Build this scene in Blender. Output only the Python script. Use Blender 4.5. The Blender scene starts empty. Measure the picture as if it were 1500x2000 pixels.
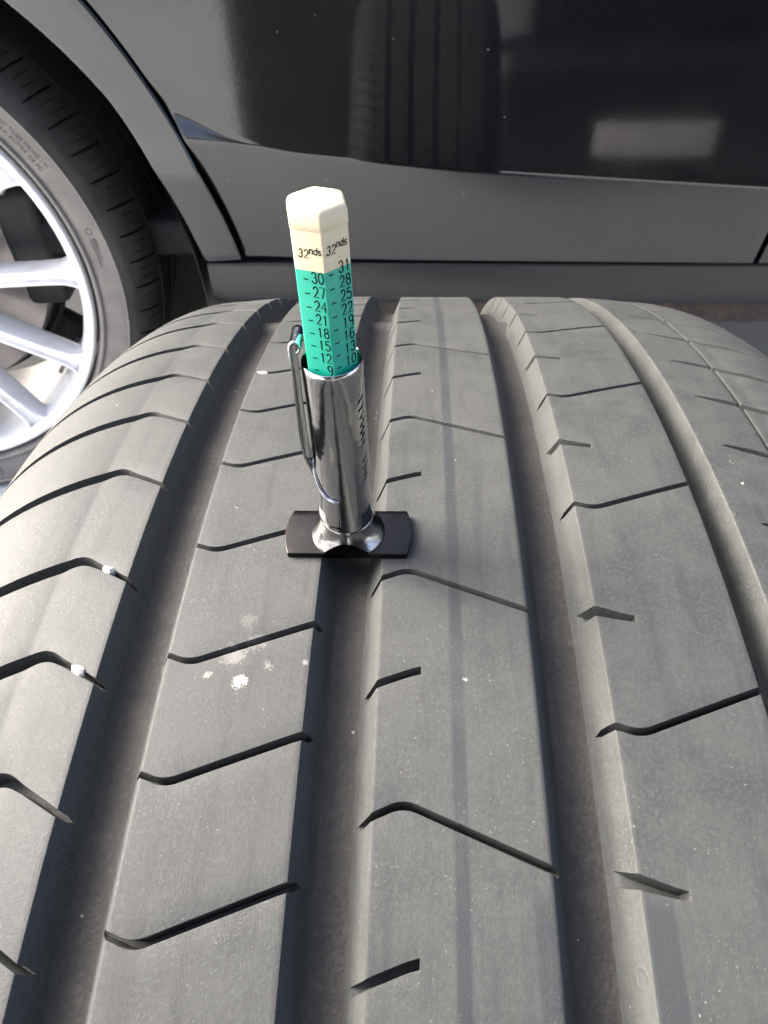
import bpy, bmesh, math, random
import numpy as np
from mathutils import Matrix, Vector
random.seed(4); rng = np.random.default_rng(4)
scene = bpy.context.scene
COL = scene.collection
Z0 = 0.331                      # height of the loose tyre's axis above the ground
PHI = math.radians(0.5027)      # tyre pattern rotation about its axis

# ------------------------------------------------------------------ camera
CAM = Vector((-0.00745108, -0.11285719, 0.42695654 + Z0))
MR = ((0.99912501, 0.03770136, -0.01810569), (-0.0128472, 0.68863513, 0.72499421), (-0.03980148, 0.72412724, -0.68851694))
cd = bpy.data.cameras.new('camera'); cam = bpy.data.objects.new('camera', cd); COL.objects.link(cam)
cam.matrix_world = Matrix(((MR[0][0], MR[1][0], -MR[2][0], CAM[0]), (MR[0][1], MR[1][1], -MR[2][1], CAM[1]),
                           (MR[0][2], MR[1][2], -MR[2][2], CAM[2]), (0, 0, 0, 1)))
cd.sensor_fit = 'HORIZONTAL'; cd.sensor_width = 36.0; cd.lens = 1398.63 / 1500 * 36
cd.clip_start = 0.01; cd.clip_end = 800
cd.dof.use_dof = True; cd.dof.focus_distance = 0.125; cd.dof.aperture_fstop = 95
scene.camera = cam

# ------------------------------------------------------------------ light
SUN_EL = math.radians(34); SUN_AZ = math.radians(162)      # azimuth of the sun, from +X counter-clockwise: left, a little behind the camera
sd = Vector((math.cos(SUN_EL) * math.cos(SUN_AZ), math.cos(SUN_EL) * math.sin(SUN_AZ), math.sin(SUN_EL)))
w = bpy.data.worlds.new('World'); scene.world = w; w.use_nodes = True
nt = w.node_tree; bg = nt.nodes['Background']
sky = nt.nodes.new('ShaderNodeTexSky'); sky.sky_type = 'NISHITA'; sky.sun_disc = False
sky.sun_elevation = SUN_EL; sky.sun_rotation = math.pi / 2 - SUN_AZ
sky.air_density = 0.42; sky.dust_density = 5.0; sky.ozone_density = 0.0
nt.links.new(sky.outputs[0], bg.inputs[0]); bg.inputs[1].default_value = 0.13
sl = bpy.data.lights.new('sun', 'SUN'); sl.energy = 1.3; sl.angle = math.radians(40); sl.color = (0.97, 1.0, 0.97)
so = bpy.data.objects.new('sun', sl); COL.objects.link(so)
so.rotation_euler = sd.to_track_quat('Z', 'Y').to_euler(); so.location = sd * 5
vs = scene.view_settings; vs.view_transform = 'Standard'; vs.look = 'None'; vs.gamma = 1; vs.exposure = 3.1; vs.use_curve_mapping = False

# ------------------------------------------------------------------ helpers
def tag(o, label=None, cat=None, group=None, kind=None):
    for k, v in (('label', label), ('category', cat), ('group', group), ('kind', kind)):
        if v: o[k] = v
    return o
def link(name, me, mat=None, parent=None):
    o = bpy.data.objects.new(name, me); COL.objects.link(o)
    if mat: me.materials.append(mat)
    if parent: o.parent = parent
    return o
def empty(name, loc=(0, 0, 0), rot=(0, 0, 0), parent=None):
    o = bpy.data.objects.new(name, None); COL.objects.link(o); o.location = loc; o.rotation_euler = rot
    o.empty_display_size = 0.02
    if parent: o.parent = parent
    return o
def mesh(name, V, F, smooth=35):
    me = bpy.data.meshes.new(name); me.from_pydata([tuple(v) for v in V], [], [tuple(int(i) for i in f) for f in F]); me.update()
    bm = bmesh.new(); bm.from_mesh(me)
    bmesh.ops.recalc_face_normals(bm, faces=bm.faces); bm.to_mesh(me); bm.free()
    if smooth:
        me.shade_smooth(); me.set_sharp_from_angle(angle=math.radians(smooth))
    return me
def grid(name, P, closed_u=False, closed_v=False, smooth=35, flip=False, caps=False):
    """P[nu,nv,3] -> quad mesh"""
    nu, nv = P.shape[:2]
    idx = np.arange(nu * nv).reshape(nu, nv)
    a = idx if closed_u else idx[:-1]; b = np.roll(idx, -1, 0) if closed_u else idx[1:]
    if closed_v: q = np.stack([a, b, np.roll(b, -1, 1), np.roll(a, -1, 1)], -1)
    else: q = np.stack([a[:, :-1], b[:, :-1], b[:, 1:], a[:, 1:]], -1)
    q = q.reshape(-1, 4)
    if flip: q = q[:, ::-1]
    me = bpy.data.meshes.new(name)
    n = len(q); me.vertices.add(nu * nv); me.vertices.foreach_set('co', P.reshape(-1).astype(np.float32))
    me.loops.add(n * 4); me.loops.foreach_set('vertex_index', q.reshape(-1).astype(np.int32))
    me.polygons.add(n); me.polygons.foreach_set('loop_start', np.arange(0, n * 4, 4, dtype=np.int32))
    me.update(calc_edges=True); me.validate()
    if caps:
        bm = bmesh.new(); bm.from_mesh(me); bmesh.ops.holes_fill(bm, edges=[e for e in bm.edges if e.is_boundary])
        bmesh.ops.recalc_face_normals(bm, faces=bm.faces); bm.to_mesh(me); bm.free()
    if smooth:
        me.shade_smooth(); me.set_sharp_from_angle(angle=math.radians(smooth))
    return me
def box(name, c, s, bevel=0.0, rot=None):
    bm = bmesh.new(); bmesh.ops.create_cube(bm, size=1)
    for v in bm.verts: v.co = Vector((v.co.x * s[0], v.co.y * s[1], v.co.z * s[2]))
    if bevel: bmesh.ops.bevel(bm, geom=list(bm.edges), offset=bevel, segments=3, profile=0.5, affect='EDGES')
    M = Matrix.Translation(c) @ (rot.to_4x4() if rot else Matrix())
    bm.transform(M); me = bpy.data.meshes.new(name); bm.to_mesh(me); bm.free()
    me.shade_smooth(); me.set_sharp_from_angle(angle=math.radians(35)); return me
def lathe(name, prof, n=96, axis='Z', smooth=35, closed=False, flip=False):
    """prof: (axial, radius)"""
    pr = np.array(prof, float); t = np.linspace(0, 2 * np.pi, n, endpoint=False)
    a = np.repeat(pr[:, 0][:, None], n, 1); r = pr[:, 1][:, None]
    c, s = r * np.cos(t), r * np.sin(t)
    P = np.stack([c, s, a], -1) if axis == 'Z' else (np.stack([c, a, s], -1) if axis == 'Y' else np.stack([a, c, s], -1))
    return grid(name, P, closed_u=closed, closed_v=True, smooth=smooth, flip=flip)
_dg = None
def text_mesh(s, size=1.0, extrude=0.0):
    cu = bpy.data.curves.new('txt', 'FONT'); cu.body = s; cu.size = size; cu.align_x = 'CENTER'; cu.align_y = 'CENTER'; cu.extrude = extrude
    cu.resolution_u = 4
    o = bpy.data.objects.new('txt', cu); COL.objects.link(o)
    dg = bpy.context.evaluated_depsgraph_get(); dg.update()
    me = bpy.data.meshes.new_from_object(o.evaluated_get(dg)); bpy.data.objects.remove(o); bpy.data.curves.remove(cu)
    return me

# ------------------------------------------------------------------ materials
class NT:
    def __init__(s, name):
        s.m = bpy.data.materials.new(name); s.m.use_nodes = True; s.t = s.m.node_tree; s.b = s.t.nodes['Principled BSDF']
    def n(s, ty, **kw):
        nd = s.t.nodes.new(ty)
        for k, v in kw.items(): setattr(nd, k, v)
        return nd
    def l(s, a, b): s.t.links.new(a, b)
    def val(s, x, inp):
        if isinstance(x, (int, float)): inp.default_value = x
        elif isinstance(x, tuple): inp.default_value = x if len(x) == len(inp.default_value) else (*x, 1)
        else: s.l(x, inp)
    def math(s, op, a, b=0.0, c=0.0, clamp=False):
        nd = s.n('ShaderNodeMath', operation=op, use_clamp=clamp); s.val(a, nd.inputs[0]); s.val(b, nd.inputs[1]); s.val(c, nd.inputs[2]); return nd.outputs[0]
    def ramp(s, x, lo, hi):
        nd = s.n('ShaderNodeMapRange', interpolation_type='SMOOTHSTEP'); s.val(x, nd.inputs[0]); nd.inputs[1].default_value = lo; nd.inputs[2].default_value = hi; return nd.outputs[0]
    def noise(s, scale, detail=3.0, rough=0.55, vec=None, dist=0.0):
        nd = s.n('ShaderNodeTexNoise'); nd.inputs['Scale'].default_value = scale; nd.inputs['Detail'].default_value = detail
        nd.inputs['Roughness'].default_value = rough; nd.inputs['Distortion'].default_value = dist
        s.l(vec if vec is not None else s.obj(), nd.inputs['Vector']); return nd.outputs['Fac']
    def voro(s, scale, vec=None, feature='F1', rnd=1.0):
        nd = s.n('ShaderNodeTexVoronoi', feature=feature); nd.inputs['Scale'].default_value = scale; nd.inputs['Randomness'].default_value = rnd
        s.l(vec if vec is not None else s.obj(), nd.inputs['Vector']); return nd
    def obj(s):
        if not hasattr(s, '_o'): s._o = s.n('ShaderNodeTexCoord').outputs['Object']
        return s._o
    def mix(s, f, a, b):
        nd = s.n('ShaderNodeMix', data_type='RGBA'); s.val(f, nd.inputs[0]); s.val(a, nd.inputs[6]); s.val(b, nd.inputs[7]); return nd.outputs[2]
    def bump(s, h, strength=0.3, dist=0.001, normal=None):
        nd = s.n('ShaderNodeBump'); nd.inputs['Strength'].default_value = strength; nd.inputs['Distance'].default_value = dist
        s.l(h, nd.inputs['Height'])
        if normal is not None: s.l(normal, nd.inputs['Normal'])
        return nd.outputs[0]
    def set(s, **kw):
        for k, v in kw.items(): s.val(v, s.b.inputs[k.replace('_', ' ')])
        return s
def simple(name, col, rough=0.5, metal=0.0, ior=1.5, var=0.15, scale=40, bump=0.0, bscale=400, bdist=0.0005):
    m = NT(name); f = m.noise(scale, 4)
    c = m.mix(f, tuple(x * (1 - var) for x in col), tuple(min(1, x * (1 + var)) for x in col))
    m.set(Base_Color=c, Metallic=metal, IOR=ior)
    r = m.math('ADD', m.math('MULTIPLY', m.noise(scale * 2.3, 3), 0.2), rough - 0.1); m.set(Roughness=r)
    if bump: m.l(m.bump(m.noise(bscale, 4), bump, bdist), m.b.inputs['Normal'])
    return m.m

def rubber_tread():
    """worn dusty tread rubber: x of the object is the axle, the rest wraps round it"""
    m = NT('worn_tread_rubber'); o = m.obj()
    sep = m.n('ShaderNodeSeparateXYZ'); m.l(o, sep.inputs[0]); X, Y, Z = sep.outputs
    ang = m.math('ARCTAN2', Y, Z); S = m.math('MULTIPLY', ang, 0.33)
    big = m.noise(28, 4, 0.6); mid = m.noise(160, 5, 0.65); fine = m.noise(1500, 3, 0.6)
    base = m.mix(m.ramp(big, 0.35, 0.65), (0.0245, 0.0262, 0.0252), (0.034, 0.035, 0.033))
    base = m.mix(m.math('MULTIPLY', m.ramp(mid, 0.36, 0.68), 0.75), base, (0.039, 0.0405, 0.037))
    base = m.mix(m.math('MULTIPLY', m.ramp(fine, 0.42, 0.68), 0.6), base, (0.046, 0.048, 0.0445))
    # painted factory stripes running round the tread
    def band(x0, x1, soft=0.0004):
        return m.math('MULTIPLY', m.ramp(X, x0 - soft, x0 + soft), m.math('SUBTRACT', 1.0, m.ramp(X, x1 - soft, x1 + soft)))
    patch = m.ramp(m.noise(90, 3, 0.5), 0.25, 0.6)
    stripe = m.math('MULTIPLY', band(-0.0009, 0.0012), m.math('MULTIPLY_ADD', patch, 0.4, 0.35))
    low = m.math('SUBTRACT', 1.0, m.ramp(S, -0.083, -0.079))
    st2 = m.math('MULTIPLY', m.math('MULTIPLY', low, m.math('ADD', band(0.0098, 0.0122), band(0.0245, 0.0286))), 0.6)
    base = m.mix(m.math('MAXIMUM', stripe, st2), base, (0.013, 0.0155, 0.019))
    # dried white splashes, each with its own ragged outline
    comb = m.n('ShaderNodeCombineXYZ'); m.l(X, comb.inputs[0]); m.l(S, comb.inputs[1])
    rag = m.math('ADD', m.math('MULTIPLY', m.noise(700, 5, 0.75), .55), m.math('MULTIPLY', m.noise(2600, 4, 0.75), .45)); total = None
    for sx, ss, r, k in ((-35.4, -51.2, 1.9, .9), (-41.0, -50.1, 1.2, .45), (-37.2, -46.4, 3.6, .2), (-33.5, -43.8, 3.0, .2), (-35.8, -39.8, 2.6, .08), (-31.0, -48.0, 1.4, .3), (-24.9, -47.5, .9, .3),
                         (-52.1, -46.0, 2.0, .6), (-51.9, -49.8, .8, .35), (1.5, -49.7, .7, .5)):
        d = m.n('ShaderNodeVectorMath', operation='DISTANCE'); m.l(comb.outputs[0], d.inputs[0]); d.inputs[1].default_value = (sx * .001, ss * .001, 0)
        f = m.math('SUBTRACT', 1.0, m.math('DIVIDE', d.outputs['Value'], r * .001), clamp=True)
        f = m.math('MULTIPLY', m.ramp(m.math('ADD', f, m.math('MULTIPLY_ADD', rag, 3.4, -2.05)), 0.0, 0.3), m.math('MULTIPLY', m.ramp(f, 0.0, 0.25), k))
        total = f if total is None else m.math('MAXIMUM', total, f)
    base = m.mix(total, base, (0.33, 0.32, 0.285))
    # sparse bright grit and pale dust flecks with ragged outlines
    nz = m.n('ShaderNodeTexNoise'); nz.inputs['Scale'].default_value = 1300; nz.inputs['Detail'].default_value = 3; m.l(o, nz.inputs['Vector'])
    dv = m.n('ShaderNodeVectorMath', operation='MULTIPLY_ADD'); m.l(nz.outputs['Color'], dv.inputs[0]); dv.inputs[1].default_value = (.0016, .0016, .0016); m.l(o, dv.inputs[2])
    v = m.voro(430, vec=dv.outputs[0]); sc = m.n('ShaderNodeSeparateColor'); m.l(v.outputs['Color'], sc.inputs[0])
    gr = m.math('MULTIPLY', m.math('LESS_THAN', v.outputs['Distance'], m.math('MULTIPLY', sc.outputs[1], .17)), m.math('GREATER_THAN', sc.outputs[0], 0.975))
    base = m.mix(m.math('MULTIPLY', gr, 0.7), base, (0.27, 0.265, 0.24))
    fl = m.math('MULTIPLY', m.ramp(m.noise(2300, 2, 0.5), 0.66, 0.74), m.ramp(m.noise(120, 3, .6), .42, .62))
    base = m.mix(m.math('MULTIPLY', fl, 0.6), base, (0.15, 0.148, 0.132))
    # scuffed darker smears along the direction of travel
    cs = m.n('ShaderNodeCombineXYZ'); m.l(m.math('MULTIPLY', X, 260.0), cs.inputs[0]); m.l(m.math('MULTIPLY', S, 28.0), cs.inputs[1])
    smear = m.ramp(m.noise(1.0, 4, .6, vec=cs.outputs[0]), .5, .72)
    base = m.mix(m.math('MULTIPLY', smear, .5), base, (0.020, 0.021, 0.021))
    m.set(Base_Color=base, Roughness=m.math('ADD', m.math('MULTIPLY', mid, 0.2), m.math('MULTIPLY_ADD', big, 0.22, 0.42)), IOR=1.37)
    b1 = m.bump(m.noise(3600, 4, 0.6), 0.32, 0.0002)
    b2 = m.bump(m.noise(300, 4, 0.6), 0.05, 0.0006, b1)
    # shallow round vent-pip scars
    v3 = m.voro(85); sc3 = m.n('ShaderNodeSeparateColor'); m.l(v3.outputs['Color'], sc3.inputs[0])
    ring = m.math('MULTIPLY', m.math('SUBTRACT', 1.0, m.ramp(m.math('ABSOLUTE', m.math('SUBTRACT', v3.outputs['Distance'], 0.11)), 0.0, 0.035)), m.math('GREATER_THAN', sc3.outputs[2], 0.72))
    b3 = m.bump(ring, 0.35, 0.0002, b2)
    m.l(b3, m.b.inputs['Normal'])
    return m.m
def groove_rubber():
    m = NT('dirty_groove_rubber'); big = m.noise(60, 5, 0.65); f = m.noise(900, 4, 0.65)
    c = m.mix(m.ramp(big, 0.3, 0.7), (0.012, 0.0107, 0.0085), (0.023, 0.02, 0.0155)); c = m.mix(m.math('MULTIPLY', m.ramp(f, .45, .75), .5), c, (0.05, 0.046, 0.039))
    v = m.voro(420); sc = m.n('ShaderNodeSeparateColor'); m.l(v.outputs['Color'], sc.inputs[0])
    g = m.math('MULTIPLY', m.math('LESS_THAN', v.outputs['Distance'], m.math('MULTIPLY', m.noise(3000, 3, .7), .22)), m.math('GREATER_THAN', sc.outputs[0], 0.95)); c = m.mix(m.math('MULTIPLY', g, .6), c, (.25, .23, .19))
    m.set(Base_Color=c, Roughness=0.75); m.l(m.bump(m.noise(1500, 4), .5, .0004), m.b.inputs['Normal']); return m.m
def sidewall_rubber(name, col):
    m = NT(name); f = m.noise(25, 5, .6); g = m.noise(700, 3)
    c = m.mix(m.ramp(f, .3, .7), tuple(x * .8 for x in col), tuple(x * 1.2 for x in col)); c = m.mix(m.math('MULTIPLY', m.ramp(g, .5, .75), .3), c, tuple(x * 1.8 for x in col))
    m.set(Base_Color=c, Roughness=0.55); m.l(m.bump(g, .2, .0004), m.b.inputs['Normal']); return m.m
def chrome(name, col=(0.42, 0.42, 0.43), rough=0.06, scratch=0.25):
    m = NT(name); o = m.obj()
    mp = m.n('ShaderNodeMapping'); m.l(o, mp.inputs[0]); mp.inputs['Scale'].default_value = (1, 1, 0.12)
    sc = m.noise(2400, 4, .7, vec=mp.outputs[0]); bl = m.noise(260, 5, .7)
    m.set(Base_Color=m.mix(m.ramp(bl, .55, .8), col, tuple(x * .55 for x in col)), Metallic=1.0,
          Roughness=m.math('ADD', m.math('MULTIPLY', m.ramp(bl, .45, .75), .10), m.math('MULTIPLY_ADD', sc, .1, rough - .03)))
    b = m.bump(m.noise(330, 3, .5), .12, .0006); b = m.bump(sc, scratch, .00008, b); m.l(b, m.b.inputs['Normal']); return m.m
def plastic(name, col, dirt, rough=.42):
    m = NT(name); f = m.noise(330, 5, .65); g = m.noise(1800, 3, .6)
    c = m.mix(m.math('MULTIPLY', m.ramp(f, .5, .8), .45), col, dirt); c = m.mix(m.math('MULTIPLY', m.ramp(g, .62, .75), .25), c, dirt)
    m.set(Base_Color=c, Roughness=m.math('MULTIPLY_ADD', f, .2, rough - .1)); m.set(Subsurface_Weight=0.0)
    m.l(m.bump(g, .12, .0001), m.b.inputs['Normal']); return m.m
def car_paint():
    m = NT('black_car_paint'); dust = m.noise(9, 5, .65); fine = m.noise(600, 4, .7); wipe = m.noise(3.0, 3, .5)
    d = m.math('MULTIPLY', m.ramp(dust, .35, .75), m.ramp(fine, .35, .75))
    c = m.mix(m.math('MULTIPLY', d, .35), (.003, .0035, .0045), (.016, .016, .015))
    v = m.voro(55); sc = m.n('ShaderNodeSeparateColor'); m.l(v.outputs['Color'], sc.inputs[0])
    sp = m.math('MULTIPLY', m.math('LESS_THAN', v.outputs['Distance'], .045), m.math('GREATER_THAN', sc.outputs[0], .82))
    c = m.mix(m.math('MULTIPLY', sp, .8), c, (.18, .17, .15))
    m.set(Base_Color=c, Roughness=m.math('MULTIPLY_ADD', d, .10, .05), IOR=1.62)
    # faint waviness and orange peel of the paint
    b = m.bump(m.noise(5.5, 2, .4), .02, .02); b = m.bump(m.noise(300, 2), .010, .001, b); m.l(b, m.b.inputs['Normal']); return m.m
def dirty_strip():
    m = NT('mud_caked_weld_flange'); f = m.noise(70, 5, .7); g = m.noise(400, 4, .7)
    c = m.mix(m.ramp(f, .35, .7), (.022, .017, .015), (.075, .05, .04)); v = m.voro(90); c = m.mix(m.math('MULTIPLY', m.ramp(g, .6, .72), .5), c, (.22, .2, .18))
    m.set(Base_Color=c, Roughness=.85); m.l(m.bump(f, .8, .006), m.b.inputs['Normal']); return m.m
def concrete():
    m = NT('pale_concrete'); f = m.noise(1.3, 6, .6); g = m.noise(60, 5, .7)
    c = m.mix(m.ramp(f, .3, .7), (.43, .445, .445), (.51, .525, .525)); c = m.mix(m.math('MULTIPLY', m.ramp(g, .5, .75), .5), c, (.25, .26, .255))
    m.set(Base_Color=c, Roughness=.85); m.l(m.bump(g, .5, .004), m.b.inputs['Normal']); return m.m

M_TREAD = rubber_tread(); M_GROOVE = groove_rubber(); M_SIDE = sidewall_rubber('black_sidewall_rubber', (.05, .05, .05))
M_CARTYRE = sidewall_rubber('dusty_car_tyre_rubber', (.125, .115, .102)); M_CARTREAD = sidewall_rubber('car_tyre_tread_rubber', (.045, .042, .04))
M_LETTER = simple('black_raised_lettering', (.02, .019, .018), .5)
M_BEAD = simple('pale_dusty_rubber_rib', (.19, .175, .155), .6)
M_CHROME = chrome('chrome_plate'); M_CHROME2 = simple('near_black_metal', (.030, .0285, .027), .24, metal=1.0, var=.3, scale=300, bump=.1, bscale=900, bdist=.0002)  # metal of foot plate and cheeks has a near-black base colour
M_GREEN = plastic('green_plastic', (.001, .31, .205), (.001, .25, .165)); M_CREAM = plastic('cream_plastic', (.52, .46, .30), (.42, .34, .18), .5)
M_INK = simple('black_ink', (.004, .004, .0045), .9, ior=1.2)
M_PAINT = car_paint(); M_BLACK = simple('black_inner_plastic', (.006, .006, .006), .8); M_LINER = simple('dusty_wheel_liner', (.062, .058, .048), .9, bump=.6, bscale=60, bdist=.004)
M_RIM = NT('silver_wheel_paint'); _f = M_RIM.noise(40, 5, .6)
M_RIM.set(Base_Color=M_RIM.mix(M_RIM.ramp(_f, .4, .8), (.80, .79, .77), (.64, .625, .60)), Metallic=.2, Roughness=.33); M_RIM = M_RIM.m
M_DISC = simple('brake_steel', (.22, .2, .19), .4, metal=.9); M_CAL = simple('grey_caliper', (.014, .0135, .013), .6)
M_GLASS = simple('dark_tinted_glass', (.006, .007, .008), .04); M_STRIP = dirty_strip(); M_CONC = concrete()
M_STONE = simple('pale_pebble', (.46, .44, .385), .85, scale=900, var=.3, bump=.5, bscale=1500)
M_BIN = simple('dark_bin_plastic', (.007, .0075, .008), .6); M_NPLATE = simple('grey_number_plate', (.32, .32, .31), .4, scale=12, var=.35)
M_LAMP = simple('dark_red_lamp_lens', (.05, .004, .004), .15)

# ------------------------------------------------------------------ ground
me = mesh('ground', [(-150, -150, 0), (150, -150, 0), (150, 150, 0), (-150, 150, 0)], [(0, 1, 2, 3)], 0)
tag(link('ground', me, M_CONC), kind='structure')

# ================================================================== the loose tyre
R = 0.330
def r_t(x): return R + 0.2615 * x**2 - 109.27 * x**4
XS, XW, DD, PN = 0.073, 0.1165, 0.048, 2.15
def r_prof(x):
    ax = np.abs(x); t = np.clip((ax - XS) / (XW - XS), 0, 1)
    return np.where(ax < XS, r_t(ax), r_t(XS) - DD * (1 - (1 - t**PN)**(1 / PN)))
GD = 0.0066     # groove depth
def seg(*kn):   # dense columns through knots (mm, count)
    out = []
    for (a, b, n) in kn: out += list(np.linspace(a, b, n, endpoint=False))
    return out
def smooth_poly(pts, r=2.0):
    """piecewise linear in x with quadratic rounding of the inner knots; mm"""
    xs, ys = np.array(pts, float).T
    def f(x):
        y = np.interp(x, xs, ys)
        for i in range(1, len(xs) - 1):
            s0 = (ys[i] - ys[i-1]) / (xs[i] - xs[i-1]); s1 = (ys[i+1] - ys[i]) / (xs[i+1] - xs[i]); d = x - xs[i]
            ins = np.abs(d) < r
            y = np.where(ins, ys[i] + s0 * np.minimum(d, 0) + s1 * np.maximum(d, 0) + (s1 - s0) * (r - np.abs(d))**2 / (4 * r), y)
        return y
    return f
def rib_mesh(name, cols, rfun, base, cuts, R0=R, nb=5, axis='X'):
    """cols: x (m); cuts: list of (s(x), w(x), q(x), depth) sorted by s, all m; one closed ring of rubber with real cuts"""
    x = np.asarray(cols); r0 = rfun(x); bd = base(x); rows = []; n = len(cuts); L = 2 * np.pi * R0
    E_ = 0.00022
    for i in range(n):
        s, wd, q, dep = cuts[i]; s2, w2, q2, d2 = cuts[(i + 1) % n]
        S = s(x); W = np.maximum(wd(x), 2e-5); Q = q(x); S2 = s2(x) + (L if i == n - 1 else 0); W2 = np.maximum(w2(x), 2e-5)
        for off, dr in ((-.5, 'f'), (-.5, 'g'), (-.5, 0), (-.44, 1), (.44, 1), (.5, 0), (.5, 'g'), (.5, 'f')):
            sg = 1 if off > 0 else -1
            if dr == 'f': so_, d = off * W + sg * E_, 0 * Q
            elif dr == 'g': so_, d = off * W + sg * .00007, 0.00003 * Q
            elif dr == 0: so_, d = off * W, .00020 * Q
            else: so_, d = off * W, dep * Q
            rows.append((S + so_, np.maximum(bd, d)))
        a, b = S + .5 * W + E_, S2 - .5 * W2 - E_
        for k in range(1, nb): rows.append((a + (b - a) * k / nb, bd))
    S = np.stack([r[0] for r in rows]); D = np.stack([r[1] for r in rows])
    rr = r0[None] - D; th = S / R0; X = np.broadcast_to(x, S.shape)
    if axis == 'X': P = np.stack([X, rr * np.sin(th), rr * np.cos(th)], -1)
    else: P = np.stack([rr * np.sin(th), X, rr * np.cos(th)], -1)
    return grid(name, P, closed_u=True, smooth=38, flip=(axis != 'X'))
def wall_base(xl, xr, chamL=.0004, chamR=.0004, slope=.0026, openL=True, openR=True, extra=None):
    def f(x):
        d = np.zeros_like(x)
        if openL:
            t = xl - x; d = np.maximum(d, np.where(t > -chamL, np.interp(t, [-chamL, -chamL * .35, 0, .00012, slope, slope + .0009], [0, .00006, .0003, .0007, GD - .0003, GD + .0004]), 0))
        if openR:
            t = x - xr; d = np.maximum(d, np.where(t > -chamR, np.interp(t, [-chamR, -chamR * .35, 0, .00012, slope, slope + .0009], [0, .00006, .0003, .0007, GD - .0003, GD + .0004]), 0))
        if extra is not None: d = np.maximum(d, extra(x))
        return d
    return f
def edge_cols(xe, sgn, cham=.4, slope=2.6):   # columns (mm) from groove bottom up to the rib top; sgn +1: rib lies to +x of the edge
    o = [-slope - .9, -slope - .4, -slope, -slope * .75, -slope * .5, -slope * .25, -.12, 0, cham * .35, cham]
    return [xe + sgn * v for v in o]
# pitch sequence measured along the tread, continued round the tyre
def seq(known, step=20.7):
    known = sorted(known); L = 2 * math.pi * 330
    rest = L - (known[-1] - known[0]); n = round(rest / step); d = rest / n
    return [(k, i) for i, k in enumerate(known)], [(known[-1] + d * j, len(known) - 1 + j) for j in range(1, n)]
def allseq(known, step=20.7):
    a, b = seq(known, step); return a + b
mm = 1e-3
def cut(s0, poly, x0, x1, width, depth, e0=.05, e1=.05, wfun=None, taper0=None):
    f = smooth_poly(poly)
    def s(x): return (s0 + f(np.clip(x / mm, min(poly[0][0], poly[-1][0]), max(poly[0][0], poly[-1][0])))) * mm
    lo, hi = min(x0, x1), max(x0, x1)
    def q(x):
        xm = x / mm; return np.clip((xm - lo + e0) / e0, 0, 1) * np.clip((hi - xm + e1) / e1, 0, 1)
    def wd(x):
        wv = (wfun(x / mm) if wfun else np.full_like(x, width)) * mm
        return np.where(q(x) > 0, wv, 2e-5)
    return (s, wd, q, depth * mm)
tyre = empty('loose_tyre', (0, 0, Z0), (-PHI, 0, 0))
tag(tyre, 'worn dusty black tyre standing in the foreground with a gauge planted on its tread', 'tyre')
def jit(a): return float(rng.uniform(-a, a))
# rib 2: between first and second groove
xl, xr = -48.4, -24.1
cols = edge_cols(xl, 1) + seg((xl + .6, -45.8, 8), (-45.8, -42.6, 12), (-42.6, xr - .4, 30)) + edge_cols(xr, -1)[::-1]
cuts = []
for s0, i in allseq([-108, -87.2, -66.1, -46.4, -22.8, 1.0, 21.7, 41.5, 62.5, 84]):
    cuts.append(cut(s0, [(-52, .6), (-48.5, 0), (-44.4, -1.5), (-24.2, 6.4), (-21, 7.2)], -50.2, -23.2, 1.05, 5.0, wfun=lambda x: np.interp(x, [-50, -46, -43, -25], [.9, .95, 1.2, 1.3])))
link('tread_rib', rib_mesh('tread_rib', np.array(cols) * mm, r_prof, wall_base(xl * mm, xr * mm), cuts), M_TREAD, tyre)
# rib 3: centre
xl, xr = -13.0, 12.9
cols = edge_cols(xl, 1) + seg((xl + .6, -9.8, 7), (-9.8, -6.6, 12)) + [-5.85, -5.75, -5.7, -5.5] + seg((-5.2, xr - .8, 28)) + edge_cols(xr, -1, .8)[::-1]
cuts = []
for s0, i in allseq([-112.5, -91.9, -71.4, -50.9, -30.1, -4.6, 17.1, 38.2, 58.9, 81.6, 102.5]):
    if i % 2 == 0: cuts.append(cut(s0, [(-17, -2.0), (-13, 0), (-8.2, 2.1), (13, -6.3), (16, -7.2)], -15.5, 13.6, 1.15, 5.0))
    else: cuts.append(cut(s0, [(-17, -2.2), (-13, 0), (-5.8, 2.75), (13, 2.75)], -15.0, -5.8, 1.3, 5.0, e1=.1))
link('tread_rib', rib_mesh('tread_rib', np.array(sorted(cols)) * mm, r_prof, wall_base(xl * mm, xr * mm, .0004, .0008), cuts), M_TREAD, tyre)
# rib 4
xl, xr = 24.3, 48.4
cols = edge_cols(xl, 1, .5) + seg((xl + .7, 26.6, 6), (26.6, 30.2, 12)) + [30.9, 31.0, 31.05, 31.2, 31.6] + seg((32, xr - .5, 22)) + edge_cols(xr, -1)[::-1]
cuts = []
for s0, i in allseq([-121, -99.5, -79.0, -56.6, -36.5, -10.2, 9.2, 29.9, 51.5, 72.5, 93.5]):
    if i % 2 == 1: cuts.append(cut(s0, [(20, -1.4), (23.6, 0), (28.2, -1.6), (48.4, 6.1), (51, 7)], 22.9, 49.2, 1.15, 5.0))
    else: cuts.append(cut(s0, [(20, 2.0), (24.5, .2), (31, -1.4), (40, -1.4)], 20.4, 31.0, 1.5, 4.6, e1=.1, wfun=lambda x: np.interp(x, [21, 24.5, 31], [2.4, 2.0, 1.1])))
link('tread_rib', rib_mesh('tread_rib', np.array(sorted(cols)) * mm, r_prof, wall_base(xl * mm, xr * mm, .0005, .0004), cuts), M_TREAD, tyre)
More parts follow.
